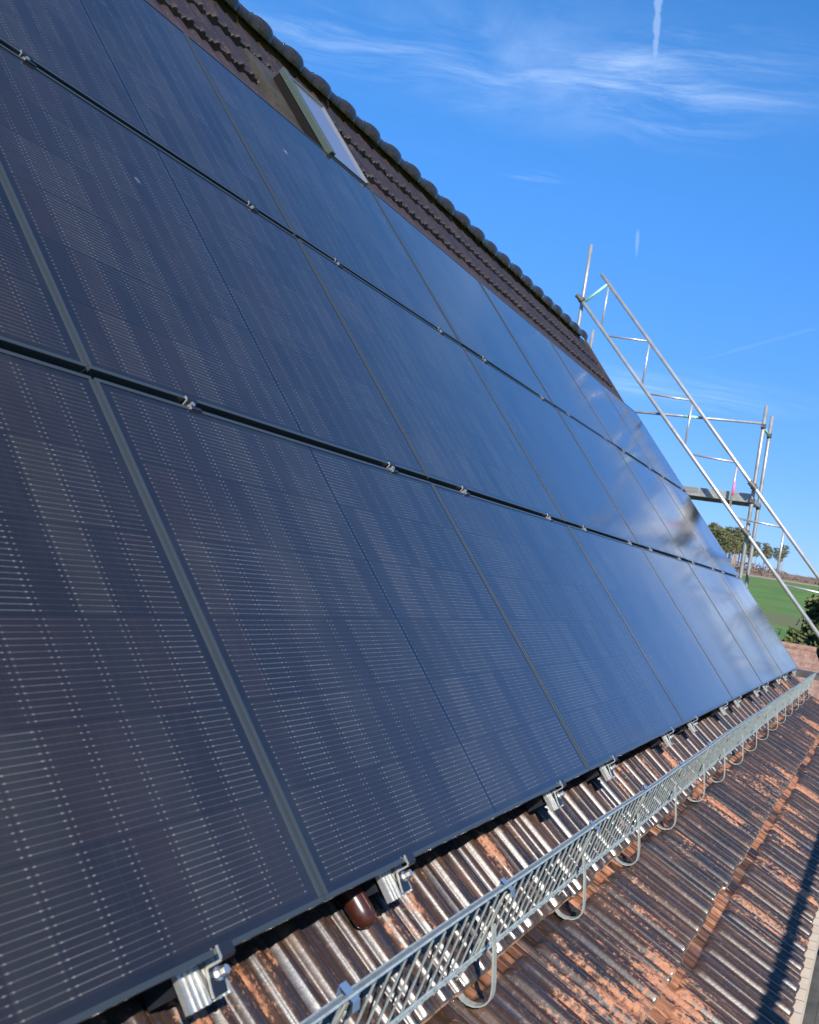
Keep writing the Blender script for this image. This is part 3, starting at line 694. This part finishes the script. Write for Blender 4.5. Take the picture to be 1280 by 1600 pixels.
def redroof_build(n, b):
    v = n.n('ShaderNodeTexCoord').outputs['Object']; x, y, z = n.xyz(v)
    c = n.mix(n.ramp(n.noise(v, 9, 6, .7), .35, .65), (.19, .105, .075), (.30, .18, .135))
    r_ = n.m('FRACT', n.m('MULTIPLY', z, 1 / .11)); q = n.m('FRACT', n.m('MULTIPLY', y, 1 / .22))
    c = n.mix(n.m('MULTIPLY', n.m('MAXIMUM', n.m('LESS_THAN', r_, .12), n.m('LESS_THAN', q, .10)), .22), c, (.07, .04, .03))
    n.put(b.inputs['Base Color'], c); b.inputs['Roughness'].default_value = .8
    bp = n.n('ShaderNodeBump', Strength=.8, Distance=.03, Height=n.m('ADD', r_, n.m('ABSOLUTE', n.m('SUBTRACT', q, .5)))); n.put(b.inputs['Normal'], bp.outputs[0])
M_red = mat('red_brown_roof_tiles', build=redroof_build)
nb_ = tag(empty('neighbouring_house', (22, 4, -5.5)), 'low neighbouring building with a mottled red brown tiled roof', 'house')
def nbp(o): o.parent = nb_; o.matrix_parent_inverse = Matrix.Translation(-Vector(nb_.location)); return o
x0, x1, zr, ze = 17.6, 22.0, -.165, -2.75
yr = .47                                      # right verge (world y) at the ridge
m = MB(); m.box([(x0, yr - 1.5, ze - .15), (x0, 12, ze - .15), (x1, 12, zr - .15), (x1, yr, zr - .15), (x0, yr - 1.5, ze), (x0, 12, ze), (x1, 12, zr), (x1, yr, zr)])
m.box([(x1, yr, zr - .15), (x1, 12, zr - .15), (26.4, 12, ze - .15), (26.4, yr, ze - .15), (x1, yr, zr), (x1, 12, zr), (26.4, 12, ze), (26.4, yr, ze)])
rf = nbp(m.build('roof', M_red))
m = MB(); m.tube([(x1, yr - .02, zr - .01), (x1, 12, zr - .01)], .085, 10); c = m.build('ridge_tiles', M_red, smooth=True); c.parent = rf
m = MB(); m.bx(lambda a, b, c: (a, b, c), (18.0, yr + .3, -5.5), (26.0, 11.7, ze + .1)); 
m.v += [(18.0, yr + .31, ze + .1), (26.0, yr + .31, ze + .1), (22.0, yr + .31, zr - .18)]; kk = len(m.v); m.f.append((kk - 3, kk - 2, kk - 1))
nbp(m.build('wall', M_plaster))

def leaf_mat(name, c1, c2):
    def f(n, b):
        v = n.n('ShaderNodeNewGeometry').outputs['Random Per Island']
        w = n.n('ShaderNodeTexCoord').outputs['Object']
        k = n.m('ADD', n.m('MULTIPLY', v, .6), n.m('MULTIPLY', n.noise(w, 1.2, 3), .5))
        n.put(b.inputs['Base Color'], n.mix(n.ramp(k, .2, .9), c1, c2)); b.inputs['Roughness'].default_value = .7
    return mat(name, build=f)
M_pine = leaf_mat('pine_needles', (.065, .078, .026), (.155, .155, .062))
M_spruce = leaf_mat('spruce_needles', (.028, .050, .012), (.11, .125, .030))
M_hedge = leaf_mat('shrub_leaves', (.012, .018, .008), (.03, .04, .014))
M_ptrunk = mat('pale_pine_bark', build=mottled((.26, .20, .15), (.40, .34, .28), 1.2, .8, .9))
M_bark = mat('dark_bark', build=mottled((.06, .045, .035), (.12, .09, .07), 2, .8, .9))
M_brush = leaf_mat('brown_undergrowth', (.09, .05, .035), (.20, .13, .09))
def leaves(cent, size, name, material, parent, stretch=1.0):
    n = len(cent); a = RNG.normal(size=(n, 3)); a /= np.linalg.norm(a, axis=1)[:, None]
    t = RNG.normal(size=(n, 3)); b = np.cross(a, t); b /= np.linalg.norm(b, axis=1)[:, None]
    s = np.asarray(size)[:, None] * RNG.uniform(.6, 1.3, (n, 1))
    V = np.stack([cent - a * s * stretch - b * s * .5, cent + a * s * stretch - b * s * .4, cent + a * s * stretch * .8 + b * s * .5, cent - a * s * stretch * .7 + b * s * .45], 1).reshape(-1, 3)
    F = np.arange(4 * n).reshape(n, 4)
    return np_mesh(name, V, F, material, parent, smooth=False)
def pine(h, seed):
    rg = np.random.default_rng(seed); root = empty('pine_tree')
    m = MB(); lean = rg.normal(0, .35, 2)
    pts = [(lean[0] * (t ** 2), lean[1] * (t ** 2), h * t) for t in (0, .25, .5, .75, .97)]
    m.tube(pts, [.24, .2, .16, .11, .03], 7)
    for q in range(9):
        t = rg.uniform(.5, .93); a = rg.uniform(0, 6.28); L = rg.uniform(.8, 2.0)
        p = Vector((lean[0] * t * t, lean[1] * t * t, h * t)); m.tube([p, p + Vector((math.cos(a) * L, math.sin(a) * L, rg.uniform(.1, .7)))], [.06, .02], 5)
    m.build('trunk', M_ptrunk, root, smooth=True)
    C = []
    for q in range(38):
        t = rg.uniform(.54, 1.0) ** .85; rad = 2.5 * (1 - abs(t - .78) / .42) * rg.uniform(.3, 1)
        a = rg.uniform(0, 6.28); c = np.array([lean[0] + math.cos(a) * rad, lean[1] + math.sin(a) * rad, h * t])
        k = int(rg.uniform(10, 38)); C.append(c + rg.normal(size=(k, 3)) * np.array([.50, .50, .22]))
    C = np.vstack(C); leaves(C, np.full(len(C), .24), 'crown', M_pine, root, 1.2)
    return root
protos = [pine(h, 40 + i) for i, h in enumerate((16.5, 15.0, 17.0, 13.5, 15.8))]
spots = []
rg = np.random.default_rng(5)
for i in range(170):
    x = rg.uniform(392, 450); y = rg.uniform(54, 84) if i > 66 else (rg.uniform(40, 60) if i < 22 else rg.uniform(84, 150))
    spots.append((x, y))
spots = sorted(spots, key=lambda q: q[1])
for i, (x, y) in enumerate(spots):
    k = i % 5; o = protos[k] if i < 5 else copy_tree(protos[k])
    s = rg.uniform(.85, 1.08) * (0.80 if y < 56 else (.93 if y < 63 else 1.0)); 
    if y < 52: s *= rg.uniform(.8, 1)
    o.location = (x, y, gz(x, y) - .3); o.rotation_euler = (rg.normal(0, .02), rg.normal(0, .02), rg.uniform(0, 6.28)); o.scale = (s * .9, s * .9, s)
    tag(o, 'tall pine with bare pale trunk in the wood beyond the green field', 'tree', 'pines in the distant wood')
# brown undergrowth and scrub (nobody could count it)
C = np.c_[rg.uniform(388, 470, 9000), rg.uniform(-60, 160, 9000), np.zeros(9000)]
C[:, 2] = np.interp(C[:, 0], prof[:, 0], prof[:, 1]) + rg.uniform(0, 1, 9000) ** 1.5 * (.6 + 2.4 * np.clip((C[:, 1] - 36) / 12, 0, 1))
tag(leaves(C, np.full(9000, .42), 'undergrowth', M_brush, None), kind='stuff', label='brown leafless undergrowth along the far field edge')

def spruce(name, x, y, z, h, r0_, seed, nb=260, per=95, mtl=None, leaf=.055):
    rg = np.random.default_rng(seed); root = empty(name, (x, y, z))
    m = MB(); m.tube([(0, 0, 0), (0, 0, h * .5), (0, 0, h)], [.22, .13, .02], 9)
    C = []
    for q in range(nb):
        t = rg.uniform(.06, .99) ** .85; a = rg.uniform(0, 6.283); L = r0_ * (1 - t) ** .85 * rg.uniform(.72, 1.12) + .12
        z0 = h * t; tip = np.array([math.cos(a) * L, math.sin(a) * L, z0 - .16 * L + .05])
        p0_ = np.array([0, 0, z0]); m.tube([p0_, p0_ * .4 + tip * .6 + np.array([0, 0, -.06 * L]), tip], [.028, .016, .006], 4, False)
        tt = rg.uniform(.15, 1.03, per) ** .7
        side = rg.normal(0, 1, per) * .24 * (1.12 - tt) * L ** .7 + rg.normal(0, .035, per)
        cc = p0_ + (tip - p0_) * tt[:, None]; cc[:, 2] -= .06 * L * np.sin(tt * 3.14) + np.abs(rg.normal(0, .10, per)) * (.6 + .4 * L)
        cc += np.outer(side, [-math.sin(a), math.cos(a), 0]); C.append(cc)
    m.build('trunk', M_bark, root, smooth=True)
    C = np.vstack(C); leaves(C, np.full(len(C), leaf), 'crown', mtl or M_spruce, root, 2.0)
    return root
tag(spruce('spruce_tree', 26.0, .15, -5.5, 7.8, 3.2, 11, nb=380, per=150), 'dense dark green spruce at the right edge behind the lattice girder', 'tree')
# low dark shrub just behind the neighbour's ridge
root = empty('shrub', (28.5, 1.55, -5.5)); C = []
for q in range(60):
    d = rg.normal(size=3); d /= np.linalg.norm(d); c = np.array([0, 0, 3.5]) + d * np.array([1.15, 1.15, 1.75]) * rg.uniform(.5, 1); C.append(c + rg.normal(size=(90, 3)) * .24)
C = np.vstack(C); leaves(C, np.full(len(C), .06), 'foliage', M_hedge, root, 1.5)
m = MB()
for q in range(9):
    a = q * .7; m.tube([(0, 0, 0), (math.cos(a) * .4, math.sin(a) * .4, 1.8), (math.cos(a) * .8, math.sin(a) * .8, 3.4)], [.06, .04, .02], 6)
m.build('stems', M_bark, root, smooth=True)
tag(root, 'dark round evergreen shrub behind the ridge of the red brown roof', 'shrub')

SC.cycles.max_bounces = 8
